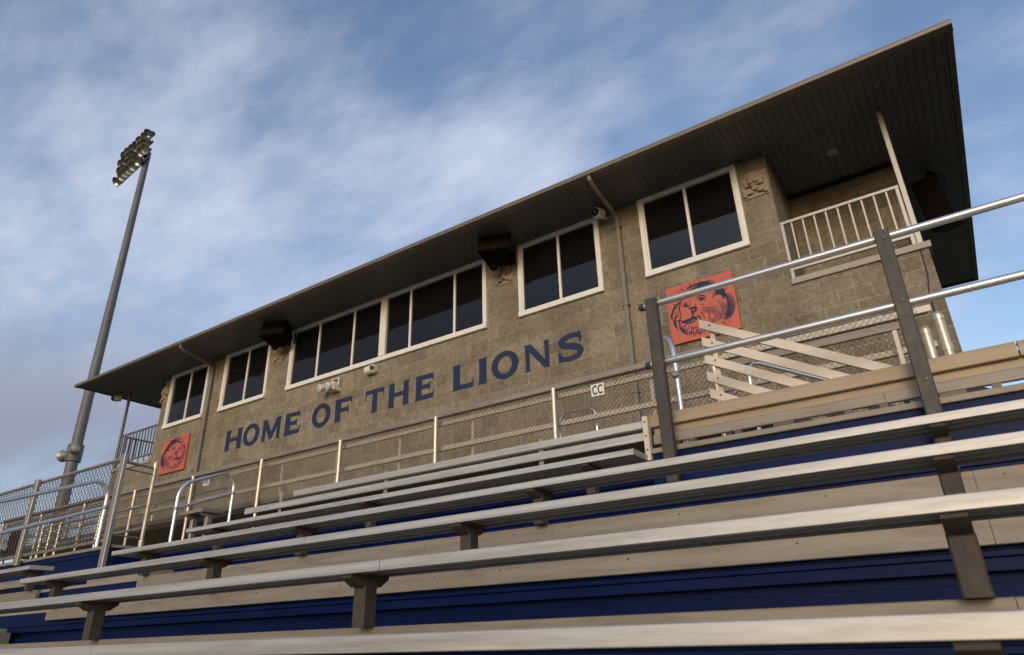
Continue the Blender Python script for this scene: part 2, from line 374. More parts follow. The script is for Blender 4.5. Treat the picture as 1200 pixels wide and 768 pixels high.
# main fence along the back of the walkway
t=thing('mesh_fence','long chain-link fence with flat tan cap rail below the wall lettering','fence',(-8.4,FY,DZ))
for a,b in ((-16.0,-8.6),(-8.6,-4.95),(-4.95,-1.72)):
    obj('cap_rail',MB().bbox(a+.001,b-.001,FY-.035,FY+.045,2.362,2.425,.006),M['alu_weathered'],t)
for x in (-15.9,-14.35,-12.8,-11.23,-9.65,-8.05,-6.5,-4.93,-3.35):
    obj('post',MB().tube([(x,FY-.045,1.279 if x<-7 else 1.775),(x,FY-.045,2.372)],.026,12),M['post'],t)
obj('end_post',MB().lathe([(0,.03),(.62,.03),(.62,.036),(.65,.036),(.65,.03),(.86,.03),(.88,.036),(.93,.036),(.94,.02)],(-1.665,FY-.03,DZ),(0,0,1),14),M['post'],t)
ch=chain_full(-15.9,-1.68,1.69,2.37,FY-.006)
obj('wire_mesh',ch,M['wire'],t,smooth=False)

# rail frame behind the mesh (guard of the access ramp)
t=thing('ramp_railing','slim two-rail handrail frame of the access ramp, right behind the chain-link mesh','railing',(-8,5.96,1.5))
for z0,z1 in ((2.288,2.345),(1.992,2.046)):
    obj('rail',MB().bbox(-16,.06,5.925,5.965,z0,z1,.005),M['cream'],t)
for x in (-15.2,-13.6,-12.4,-11.1,-9.98,-7.79,-6.71,-5.62,-4.51,-2.33):
    obj('upright',MB().bbox(x-.018,x+.018,5.968,6.0,1.821,2.288,.004),M['cream'],t)

def hoop(name,x,w,z0,z1,y,label,ax=0.,m='pipe',r=.017,group=None,cat='handrail'):
    pts=[];rr=.11
    pts.append((x,y,z0));pts.append((x,y,z1-rr))
    for i in range(1,7):
        a=PI/2*i/6;pts.append((x+rr-rr*math.cos(a),y,z1-rr+rr*math.sin(a)))
    for i in range(0,7):
        a=PI/2*i/6;pts.append((x+w-rr+rr*math.sin(a),y,z1-rr+rr*math.cos(a)))
    pts.append((x+w,y,z0))
    o=obj(name,MB().tube(pts,r,10),M[m]);return tag(o,label,cat,group)
hoop('loop_handrail',-3.42,.43,1.82,2.16,6.05,'small bent-pipe handrail loop behind the mesh under the CC plate','pipe',r=.014,group='bent handrail loops behind the mesh')
hoop('loop_handrail',-11.0,2.0,1.82,2.16,6.05,'long bent-pipe handrail loop behind the mesh left of the BB plate','pipe',r=.014,group='bent handrail loops behind the mesh')

t=thing('access_ramp','grey access ramp with a pale edge running behind the chain-link mesh','ramp',(-8,6.7,GZ))
obj('edge_beam',MB().bbox(-16.5,-1.35,5.885,5.923,1.772,1.838,.004),M['alu_weathered'],t)
obj('ramp_sheet',MB().box(-16.5,-1.35,5.924,8.3,1.775,1.82),M['ramp'],t)
for x in (-15.5,-13,-10.5,-8,-5.5,-3,-1.5):
    obj('leg',MB().box(x-.05,x+.05,8.1,8.2,GZ,1.774),M['dark_galv'],t)
obj('rear_fascia',MB().box(-16.5,-1.35,8.301,8.33,1.55,1.83),M['ramp'],t)

# ------------------------------------------------------------------ letters
def ring(cx,cz,rx,rz,tx,tz,n=40):
    o=[(cx+rx*math.cos(2*PI*i/n),cz+rz*math.sin(2*PI*i/n)) for i in range(n)]
    q=[(cx+(rx-tx)*math.cos(2*PI*i/n),cz+(rz-tz)*math.sin(2*PI*i/n)) for i in range(n)]
    return [[o[i],o[(i+1)%n],q[(i+1)%n],q[i]] for i in range(n)]
def stroke(pts,ws,n=10):
    """ribbon of quads through pts (Catmull-Rom) with varying width"""
    P=[Vector((p[0],p[1])) for p in pts];out=[];W=[]
    if len(P)>2:
        Q=[P[0]*2-P[1]]+P+[P[-1]*2-P[-2]]
        for i in range(1,len(Q)-2):
            for k in range(n):
                s=k/n;a,b,c,d=Q[i-1],Q[i],Q[i+1],Q[i+2]
                out.append(.5*((2*b)+(c-a)*s+(2*a-5*b+4*c-d)*s*s+(3*b-a-3*c+d)*s**3))
                W.append(ws[i-1]*(1-s)+ws[i]*s)
        out.append(P[-1]);W.append(ws[-1])
    else: out=P;W=list(ws)
    L=[];Rr=[]
    for i,p in enumerate(out):
        d=(out[min(i+1,len(out)-1)]-out[max(i-1,0)]);d=d.normalized() if d.length>1e-9 else Vector((1,0));nn=Vector((-d.y,d.x))*max(W[i],.0006)/2
        L.append(p+nn);Rr.append(p-nn)
    return [[tuple(L[i]),tuple(L[i+1]),tuple(Rr[i+1]),tuple(Rr[i])] for i in range(len(out)-1)]
S_=.265;U=.045;V=.055   # stem, serif overhang, serif height
def stem(x,z0=0,z1=1,w=S_,lo=True,hi=True):
    p=[(x,z0+ (V if lo else 0))]
    l=[]
    if lo: l+=[(x-U,z0),(x+w+U,z0),(x+w,z0+V)]
    else: l+=[(x,z0),(x+w,z0)]
    if hi: l+=[(x+w,z1-V),(x+w+U,z1),(x-U,z1),(x,z1-V)]
    else: l+=[(x+w,z1),(x,z1)]
    if lo: l+=[(x,z0+V)]
    return l
def glyph(c):
    """polygons in a cell whose cap height is 1; returns (polys,width)"""
    B=.17
    if c=='H': return [stem(.05),stem(.81),[(.29,.42),(.81,.42),(.81,.59),(.29,.59)]],1.1
    if c=='I': return [stem(.05)],.34
    if c=='T': return [stem(.38,hi=False,z1=.83),[(0,.62),(.06,.81),(.06,.83),(.94,.83),(.94,.81),(1.0,.62),(1.0,1),(0,1)]],1.0
    if c=='L': return [stem(.05,lo=False),[(0,0),(.05,.001),(.29,.001),(.29,0),(.84,0),(.86,.36),(.80,.19),(.29,.19),(.05,.19),(.05,.05)]],.86
    if c=='E': return [stem(.05,lo=False,hi=False),[(0,0),(.29,0),(.84,0),(.88,.34),(.81,.19),(.29,.19),(.05,.06)],[(0,1),(.05,.94),(.29,.81),(.79,.81),(.85,.67),(.82,1)],[(.29,.42),(.64,.42),(.70,.33),(.70,.69),(.64,.60),(.29,.60)]],.88
    if c=='F': return [stem(.05,hi=False),[(0,1),(.05,.94),(.29,.81),(.79,.81),(.86,.64),(.83,1)],[(.29,.40),(.64,.40),(.70,.31),(.70,.67),(.64,.58),(.29,.58)]],.86
    if c=='O': return ring(.56,.5,.56,.53,.26,.20),1.12
    if c=='C': return stroke([(.93,.80),(.75,.95),(.5,.97),(.2,.8),(.12,.5),(.2,.2),(.5,.03),(.75,.05),(.93,.2)],[.2,.2,.2,.22,.24,.22,.2,.2,.2]),1.0
    if c=='B': return [stem(.05)]+stroke([(.29,.94),(.6,.92),(.72,.76),(.6,.58),(.29,.54)],[.14,.15,.2,.15,.14])+stroke([(.29,.5),(.66,.47),(.8,.27),(.64,.08),(.29,.06)],[.14,.15,.22,.15,.14]),.92
    if c=='M': return [stem(.05,hi=False,w=.20),stem(1.03,hi=False,w=.20),[(0,1),(.05,.95),(.05,.94),(.3,1)],[(.05,1),(.30,1),(.70,.27),(.58,.02),(.20,.72),(.05,.9)],[(1.23,1),(.98,1),(.58,.27),(.70,.02),(1.08,.72),(1.23,.9)],[(1.28,1),(1.0,1),(1.23,.94)]],1.28
    if c=='N': return [stem(.05,hi=False,w=.18),stem(.89,lo=False,w=.18),[(-.01,1),(.30,1),(1.07,.10),(1.07,0),(.86,0),(.05,.93)]],1.12
    if c=='S': return stroke([(.80,.70),(.78,.86),(.5,.91),(.22,.83),(.16,.68),(.34,.56),(.62,.48),(.80,.33),(.72,.15),(.45,.08),(.16,.14),(.08,.34)],[.06,.16,.17,.19,.22,.23,.23,.22,.19,.17,.16,.06])+[[(.74,1.0),(.84,1.0),(.86,.64),(.78,.64)],[(.03,0),(.13,.03),(.11,.38),(.03,.38)]],.95
def flat_polys(mb,polys,y0,y1,fx,step=.0):
    """polys of (u,v) -> thin solid pieces from y0 (back) to y1 (front)"""
    for i,p in enumerate(polys):
        mb.prism([fx(q) for q in p],'y',y0,y1-step*(i%7))
    return mb
def letter_mb(c,x0,x1,z0,h,yb,th=.006):
    polys,w=glyph(c);s=(x1-x0)/w;mb=MB()
    return flat_polys(mb,polys,yb,yb-th,lambda q:(x0+q[0]*s,z0+q[1]*h),step=-.00012)

# little section plates hung on the fence
for txt,xc,l in (('CC',-2.855,'small white plate lettered CC hung on the chain-link fence'),('BB',-9.34,'small white plate lettered BB hung on the chain-link fence')):
    t=thing('section_plate',l,'sign',(xc,FY-.06,2.19),'section letter plates')
    obj('plate',MB().bbox(xc-.072,xc+.072,FY-.02,FY-.016,2.195,2.32,.001),M['plate'],t)
    for i,c in enumerate(txt):
        obj('letter',letter_mb(c,xc-.058+i*.061,xc-.003+i*.061,2.215,.085,FY-.0205,.002),M['ink'],t)

# ------------------------------------------------------------------ stair guard at the right
t=thing('stair_guard','cream guard of five slanting boards descending to the right in front of the lion sign','railing',(-1.0,5.12,DZ))
obj('post',MB().bbox(-1.455,-1.415,5.125,5.155,DZ,2.30,.004),M['cream'],t)
obj('post',MB().bbox(-.235,-.195,5.125,5.155,DZ,1.62,.004),M['cream'],t)
sl=.56
for i,(zt) in enumerate((2.36,2.205,2.055,1.905,1.765)):
    x0=-1.515;x1=min(.5,x0+(zt-1.36)/sl)
    c=math.atan(sl);hh=.068
    p=[(x0,zt-hh/math.cos(c)),(x1,zt-hh/math.cos(c)-sl*(x1-x0)),(x1,zt-sl*(x1-x0)),(x0,zt)]
    b=obj('board',MB().prism(p,'y',5.09,5.122),M['cream'],t)
    obj('bolt',MB().lathe([(0,.008),(.005,.007)],(x0+.08,5.09,zt-.075),(0,-1,0),8),M['bolt'],b)
t=thing('stair_rear_guard','tan single-board guard with one thin post behind the slanting stair boards','railing',(-.8,5.8,DZ))
obj('rail',MB().bbox(-1.5,-.155,5.78,5.815,2.15,2.215,.005),M['alu_weathered'],t)
obj('post',MB().bbox(-.215,-.18,5.785,5.81,DZ,2.15,.004),M['cream'],t)
for x,z1,l,r in ((0.005,2.155,'short thick fence end pipe, the left one of the pair at the wall corner',.036),(.115,2.25,'short thick fence end pipe with collars, right one of the pair by the wall corner',.036)):
    p=[(0,r),(z1-DZ-.33,r),(z1-DZ-.33,r*1.12),(z1-DZ-.28,r*1.12),(z1-DZ-.28,r),(z1-DZ-.07,r),(z1-DZ-.07,r*1.12),(z1-DZ-.03,r*1.12),(z1-DZ,r*.5)]
    o=obj('end_pipe',MB().lathe(p,(x,FY,DZ),(0,0,1),16),M['post']);tag(o,l,'fence post','fence end pipes')
t=thing('stair_fence','short chain-link fence between the stair guard and the two end pipes','fence',(-.7,5.87,DZ))
obj('wire_mesh',chain_full(-1.62,.0,1.36,2.36,FY+.006,r=.0026),M['wire'],t,smooth=False)
obj('tension_bar',MB().tube([(-.055,FY+.01,1.30),(-.055,FY+.01,2.40)],.012,8),M['post'],t)
obj('clip_rail',MB().bbox(-1.6,.09,5.905,5.922,2.288,2.345,.004),M['cream'],t)
# handrails inside the stair
hp=[(-1.27,5.45,1.28),(-1.27,5.45,2.0)]
for i in range(1,6):
    a=PI/2*i/5;hp.append((-1.27+.10*math.sin(a),5.45,2.0+.10-.10*math.cos(a)+.0))
hp=[(-1.28,5.45,DZ),(-1.28,5.45,1.93),(-1.265,5.45,1.985),(-1.23,5.45,2.015),(-1.17,5.45,2.0),(-.05,5.45,1.385)]
tag(obj('stair_handrail',MB().tube(hp,.017,10),M['pipe']),'bent bright pipe handrail going down behind the slanting boards, farther one','handrail','stair handrails')
hp=[(-1.40,5.3,DZ),(-1.40,5.3,1.70),(-1.385,5.3,1.75),(-1.35,5.3,1.775),(-1.29,5.3,1.755),(-.6,5.3,1.375)]
tag(obj('stair_handrail',MB().tube(hp,.015,10),M['cream']),'bent cream handrail low behind the slanting boards, nearer one','handrail','stair handrails')
hp=[(-1.80,5.2,DZ),(-1.80,5.2,2.08),(-1.805,5.21,2.2),(-1.83,5.24,2.30),(-1.88,5.30,2.37),(-1.96,5.38,2.40),(-2.02,5.45,2.40)]
t=thing('pipe_handrail','bright bent pipe standing just behind the left dark rail post','handrail',(-1.8,5.2,DZ))
hr=obj('pipe',MB().tube(hp,.022,12),M['pipe'],t)
obj('flange',MB().lathe([(0,.034),(.012,.034),(.03,.02)],(-1.8,5.18,1.97),(0,-1,0),12),M['galv'],hr)

# ------------------------------------------------------------------ left side: mesh fence, aisle rails, stub seat
t=thing('left_mesh_fence','grey chain-link fence with wide flat posts on the far left of the walkway','fence',(-12.5,4.7,.97))
for x in (-9.50,-11.98,-14.5):
    obj('post',MB().bbox(x-.052,x+.052,4.66,4.715,.98 if x>-10 else 1.2,2.46,.006),M['galv'],t)
for z in (2.43,1.345):
    obj('rail',MB().tube([(-15.4,4.745,z),(-9.55,4.745,z)],.026,12),M['galv'],t)
obj('mid_wire',MB().tube([(-15.4,4.745,1.93),(-9.55,4.745,1.93)],.011,8),M['dark_galv'],t)
obj('wire_mesh',chain_full(-15.4,-9.54,1.345,2.43,4.72,p=.09,r=.0052),M['wire'],t,smooth=False)
obj('return_post',MB().lathe([(0,.04),(.1,.04),(.1,.027),(1.06,.027),(1.06,.04),(1.16,.036),(1.18,.018)],(-9.57,5.18,DZ),(0,0,1),12),M['post'],t)
for z in (2.36,2.27,1.40):
    obj('return_rail',MB().tube([(-9.5,4.74,z),(-9.57,5.18,z)],.02 if z>2.3 else .012,8),M['galv'],t)
obj('bolt',MB().lathe([(0,.02),(.02,.02)],(-11.2,4.73,1.30),(0,-1,0),8),M['post'],t)

def aisle_rail(x,ya,yb,zoff,label,single):
    """stair handrail in the aisle, parallel to the slope .396"""
    t=thing('aisle_handrail',label,'handrail',(x,(ya+yb)/2,foot(4)[1]),'aisle handrails')
    sl=.396;r=.024
    def zz(y): return zoff+sl*(y-yb)
    rr=.16
    pts=[]
    if not single:
        pts+=[(x,ya,zz(ya)-.72),(x,ya,zz(ya)-rr)]
        for i in range(1,6):
            a=PI/2*i/5;pts.append((x,ya+rr*(1-math.cos(a)),zz(ya)-rr+rr*math.sin(a)+sl*rr*(1-math.cos(a))))
    else: pts+=[(x,ya,zz(ya))]
    for i in range(0,6):
        a=PI/2*i/5;pts.append((x,yb-rr+rr*math.sin(a),zz(yb-rr)+.0-rr*(1-math.cos(a))))
    pts.append((x,yb,zz(yb)-.78 if single else zz(yb)-.72))
    p=obj('pipe_loop',MB().tube(pts,r,14),M['pipe'],t)
    dz=.34 if single else .30
    obj('mid_rail',MB().tube([(x,ya,zz(ya)-dz),(x,yb,zz(yb)-dz-.0)],.02,12),M['pipe'],t)
    for y in ((yb,) if single else (ya,yb)):
        obj('clamp',MB().ball((x,y,zz(y)-dz),.034,10),M['galv'],p)
    if single:
        obj('lower_leg',MB().tube([(x,2.3,zz(2.3)-.85),(x,2.3,zz(2.3))],r,12),M['pipe'],t)
aisle_rail(-8.25,4.82,5.58,2.20,'bent pipe hoop handrail at the top of the aisle, standing before the left lion sign',False)
aisle_rail(-8.35,1.6,4.02,1.86,'long bent pipe handrail going down the aisle past the left picture edge',True)

t=thing('short_bench','short grey bench seat on two posts at the left end of the walkway','bench',(-8.8,5.45,DZ))
obj('seat_plank',MB().prism(plank_profile(5.36,1.71,.30),'x',-9.07,-8.53),M['alu_weathered'],t)
obj('end_cap',MB().bbox(-8.53,-8.524,5.358,5.662,1.664,1.712,.002),M['alu_weathered'],t)
for x in (-8.95,-8.62): bench_support(t,x,5.38,1.672,DZ,.06,M['galv'])
# spare posts and frames that show behind the left mesh
t=thing('wheelchair_stall_rail','low warm-lit rail frame on the walkway behind the left mesh fence','railing',(-12.6,5.5,DZ))
for x in (-13.25,-12.95,-12.65,-11.4): obj('post',MB().tube([(x,5.45,DZ),(x,5.45,1.98)],.024,10),M['post'],t)
for z in (1.95,1.62): obj('rail',MB().tube([(-13.3,5.45,z),(-10.0,5.45,z)],.02,10),M['galv'],t)
t=thing('stacked_chair','dark folded chair frame standing behind the left mesh fence','chair',(-13.9,5.2,DZ))
obj('back',MB().bbox(-14.1,-13.7,5.3,5.34,1.62,1.95,.01),M['black'],t)
obj('seat',MB().bbox(-14.12,-13.68,4.95,5.32,1.56,1.6,.01),M['black'],t)
for x in (-14.1,-13.7):
    for y in (4.97,5.31): obj('leg',MB().tube([(x,y,DZ),(x,y,1.57)],.013,8),M['dark_galv'],t)

# ------------------------------------------------------------------ press box
D=9.1;SZ=6.607
X0,X1=-17.10,-1.34         # upper storey
XB0,XB1=-18.95,.31         # lower storey incl. balconies
YB=14.9;BZ=4.35
pb=thing('press_box','tan split-face block press box with a deep flat eave, dark windows and navy lettering','building',(-9.0,12,GZ))
wins=[(-16.77,-15.14),(-14.45,-12.77),(-12.0,-6.55),(-5.80,-4.18),(-3.40,-1.80)]
SILL=5.18;HEAD=6.585
w=MB()
edges=[X0]
for a,b in wins: edges+=[a,b]
edges+=[X1]
for i in range(0,len(edges),2): w.box(edges[i],edges[i+1],D,D+.2,BZ,SZ)
for a,b in wins:
    w.box(a,b,D,D+.2,BZ,SILL); w.box(a,b,D,D+.2,HEAD,SZ)
w.box(XB0,XB1,D,D+.2,GZ,BZ)                       # lower front wall
w.box(XB1-.2,XB1,D+.2,YB,GZ,BZ); w.box(XB0,XB0+.2,D+.2,YB,GZ,BZ)
w.box(XB0+.2,XB1-.2,YB-.2,YB,GZ,BZ)
w.box(X1-.2,X1,D+.2,10.59,BZ,SZ); w.box(X0,X0+.2,D+.2,10.59,BZ,SZ)      # balcony returns
w.box(X1-.2,XB1,10.59,10.79,BZ,SZ); w.box(XB0,X0+.2,10.59,10.79,BZ,SZ)
w.box(XB1-.2,XB1,10.79,YB,BZ,SZ); w.box(XB0,XB0+.2,10.79,YB,BZ,SZ)
w.box(XB0+.2,XB1-.2,YB-.2,YB,BZ,SZ)
obj('wall',w,M['block'],pb,smooth=False)
obj('room_floor',MB().box(X0+.2,X1-.2,D+.2,10.59,BZ-.1,BZ+.05),M['concrete'],pb)
# balconies
for a,b,nm in ((X1,XB1,'R'),(XB0,X0,'L')):
    obj('balcony_floor',MB().box(a,b,D+.2,10.59,BZ-.12,BZ+.03),M['concrete'],pb)
    obj('coping',MB().bbox(a-(0 if nm=='R' else .04),b+(.04 if nm=='R' else 0),D-.035,D+.22,BZ+.002,BZ+.092,.006),M['coping'],pb)
def railing(x0,x1,y,zb,zt,m,n,parent,along='x',c=0):
    rl=MB();pk=[]
    def P(u): return (u,y) if along=='x' else (c,u)
    def bx(u0,u1,z0,z1,h=.02):
        if along=='x': rl.bbox(u0,u1,y-h,y+h,z0,z1,.004)
        else: rl.bbox(c-h,c+h,u0,u1,z0,z1,.004)
    bx(x0,x1,zt-.045,zt);bx(x0,x1,zb,zb+.04)
    for u in (x0,x1-.045): bx(u,u+.045,zb-.12,zt-.046,.0185)
    r=obj('balcony_railing',rl,m,parent)
    for i in range(1,n):
        u=x0+(x1-x0)*i/n
        p=MB()
        if along=='x': p.box(u-.011,u+.011,y-.011,y+.011,zb+.041,zt-.046)
        else: p.box(c-.011,c+.011,u-.011,u+.011,zb+.041,zt-.046)
        obj('baluster',p,m,r,smooth=False)
railing(-1.335,.20,D+.03,4.575,5.375,M['rail_grey'],10,pb)
railing(9.25,10.58,0,4.575,5.375,M['rail_grey'],9,pb,'y',.235)
railing(-18.86,-17.11,D+.03,4.575,5.375,M['rail_backlit'],12,pb)
railing(9.25,10.58,0,4.575,5.375,M['rail_backlit'],9,pb,'y',-18.9)
for x,m in ((.245,'rail_grey'),(-18.95,'rail_backlit')):
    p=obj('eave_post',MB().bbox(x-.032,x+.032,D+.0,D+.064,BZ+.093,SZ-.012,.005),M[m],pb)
    obj('post_plate',MB().box(x-.055,x+.055,D-.02,D+.085,SZ-.011,SZ-.002),M['fascia'],p)

# windows
def window(a,b,mulls,heavy=()):
    fr=MB();y0=D-.045;y1=D+.12;fw=.075
    fr.bbox(a-.02,b+.02,y0-.012,y1,SILL-.035,SILL+fw-.015,.006)                  # sill
    fr.bbox(a-.02,b+.02,y0,y1,HEAD-.058,HEAD+.018,.006)
    for u0,u1 in ((a-.02,a+fw-.02),(b-fw+.02,b+.02)): fr.bbox(u0,u1,y0+.002,y1,SILL+fw-.014,HEAD-.059,.006)
    # inner step of the frame
    fr.box(a+.056,a+.078,y0+.028,y1,SILL+.061,HEAD-.059);fr.box(b-.078,b-.056,y0+.028,y1,SILL+.061,HEAD-.059)
    fr.box(a+.079,b-.079,y0+.028,y1,SILL+.061,SILL+.080)
    f=obj('window_frame',fr,M['white_frame'],pb)
    for u in mulls:
        h=.085 if u in heavy else .024
        obj('mullion',MB().bbox(u-h,u+h,y0+(.006 if u in heavy else .034),y1,SILL+.081,HEAD-.059,.005),M['white_frame'],f)
    us=[a+.078]+list(mulls)+[b-.078]
    for i in range(len(us)-1):
        u0=us[i]+(.0 if i==0 else (.085 if us[i] in heavy else .024));u1=us[i+1]-(.0 if i==len(us)-2 else (.085 if us[i+1] in heavy else .024))
        tl=random.uniform(-.0012,.0012)
        p=MB().add([(u0-.004,y0+.062+tl,SILL+.077),(u1+.004,y0+.062-tl,SILL+.077),(u1+.004,y0+.062-tl,HEAD-.055),(u0-.004,y0+.062+tl,HEAD-.055),
                    (u0-.004,y0+.075,SILL+.077),(u1+.004,y0+.075,SILL+.077),(u1+.004,y0+.075,HEAD-.055),(u0-.004,y0+.075,HEAD-.055)],[(0,1,2,3),(4,7,6,5),(0,4,5,1),(1,5,6,2),(2,6,7,3),(3,7,4,0)])
        obj('pane',p,M['glass'],f,smooth=False)
window(-16.77,-15.14,(-15.93,))
window(-14.45,-12.77,(-13.58,))
window(-12.0,-6.55,(-11.10,-10.02,-9.14,-8.42,-7.30),heavy=(-9.14,))
window(-5.80,-4.18,(-4.98,))
window(-3.40,-1.80,(-2.62,))

# roof: soffit boards (real grooves), fascia, gutter, sheet
RX0,RX1=-19.50,1.14;RY0,RY1=8.10,15.82
def grooved(u0,u1,z,pitch,fn):
    """profile polygon along u with V grooves on the lower side"""
    p=[];u=u0
    while u<u1-1e-6:
        e=min(u+pitch,u1); p+=[(u,z+.009),(u+.007,z),(e-.007,z),(e,z+.009)]; u=e
    return p+[(u1,z+.05),(u0,z+.05)]
rf=obj('roof',MB().prism([(8.02,6.70),(15.95,6.70),(15.95,6.76),(12.0,6.95),(8.02,6.735)],'x',RX0-.08,RX1+.08),M['roof'],pb)
sf=MB()
sf.prism(grooved(RX0,RX1,SZ,.104,None),'y',RY0,10.44)
obj('soffit',sf,M['soffit'],rf,smooth=False)
yy=grooved(10.46,RY1,SZ+.002,.104,None)
for a,b in ((.316,RX1),(RX0,XB0-.006)):
    obj('side_soffit',MB().prism(yy,'x',a,b),M['soffit'],rf,smooth=False)
    obj('soffit_trim',MB().box(a,b,10.441,10.459,SZ-.006,SZ+.03),M['fascia'],rf)
fa=MB()
fa.box(RX0-.08,RX1+.08,8.02,8.07,6.585,6.699)
fa.box(RX1+.001,RX1+.075,8.071,15.88,6.592,6.699); fa.box(RX0-.075,RX0-.001,8.071,15.88,6.592,6.699)
fa.box(RX0-.075,RX1+.075,15.881,15.94,6.592,6.699)
obj('fascia',fa,M['fascia'],rf)
obj('soffit_edge_trim',MB().bbox(RX0,RX1-.01,8.075,8.112,6.593,6.6065,.003),M['gutter'],rf)
gp=[(8.012,6.568),(8.012,6.63),(7.915,6.63),(7.906,6.637),(7.899,6.635),(7.897,6.622),(7.903,6.610),(7.906,6.575),(7.912,6.568)]
gt=obj('gutter',MB().prism(gp,'x',RX0-.03,RX1+.07),M['gutter'],rf)
for x in (-16.4,-13.2,-10.1,-7.0,-3.95,-.9):
    obj('gutter_joint',MB().prism([(p[0]-.003,p[1]-.002) for p in gp[3:]]+[(7.93,6.566),(7.93,6.63)],'x',x,x+.07),M['gutter'],gt)
# downspouts
def downspout(x,xg):
    pts=[(xg,7.965,6.572),(xg,7.98,6.51),(xg,8.06,6.46),(x,D-.10,6.43),(x,D-.055,6.38),(x,D-.055,6.25)]
    ds=MB()
    ds.tube(pts,.034,10)
    ds.bbox(x-.037,x+.037,D-.086,D-.012,1.2,6.33,.012)
    d=obj('downspout',ds,M['downspout'],pb)
    for z in (6.2,4.75,3.3): obj('strap',MB().box(x-.055,x+.055,D-.097,D-.002,z,z+.035),M['downspout'],d)
downspout(-3.79,-3.73);downspout(-14.93,-14.66)
# conduit on the right corner of the lower wall
obj('conduit',MB().tube([(.22,D-.012,BZ),(.215,D-.02,4.0),(.17,D-.012,3.75),(.16,D-.012,3.2)],.008,6),M['rope'],pb)

# painted words, one part per letter
LET=[('H',-14.03,-13.418),('O',-13.363,-12.801),('M',-12.704,-12.072),('E',-11.954,-11.447),('O',-11.075,-10.524),('F',-10.409,-9.9),('T',-9.531,-9.029),('H',-8.916,-8.378),('E',-8.228,-7.758),('L',-7.335,-6.844),('I',-6.747,-6.55),('O',-6.451,-5.884),('N',-5.762,-5.249),('S',-5.112,-4.606)]
for c,a,b in LET:
    obj('letter',letter_mb(c,a,b,4.10,.487,D-.001,.009),M['navy'],pb,smooth=False)

# carved emblems
def relief(xc,zc):
    m=MB();y=D
    m.bbox(xc-.19,xc+.19,y-.018,y+.05,zc-.22,zc+.22,.006)
    yb=y-.045
    m.ball((xc,yb,zc+.06),.115,14,(1,.5,1.05))
    for q in range(9):
        a=PI*(-.15+1.3*q/8); m.ball((xc+.118*math.cos(a),yb,zc+.06+.125*math.sin(a)),.04,8,(1,.65,1))
    for s in (-1,1):
        m.ball((xc+s*.05,yb-.035,zc+.09),.03,8);m.ball((xc+s*.04,yb-.05,zc+.015),.035,8)
        m.ball((xc+s*.085,yb,zc-.13),.05,8,(1.3,.55,.75));m.ball((xc+s*.15,yb,zc-.17),.035,8,(1,.6,1))
    m.ball((xc,yb-.05,zc+.04),.035,8,(.8,1,1.3));m.ball((xc,yb,zc-.08),.06,8,(1,.6,.7))
    obj('carved_emblem',m,M['smooth_block'],pb)
for x in (-1.555,-6.13,-12.42,-16.965): relief(x,6.13)

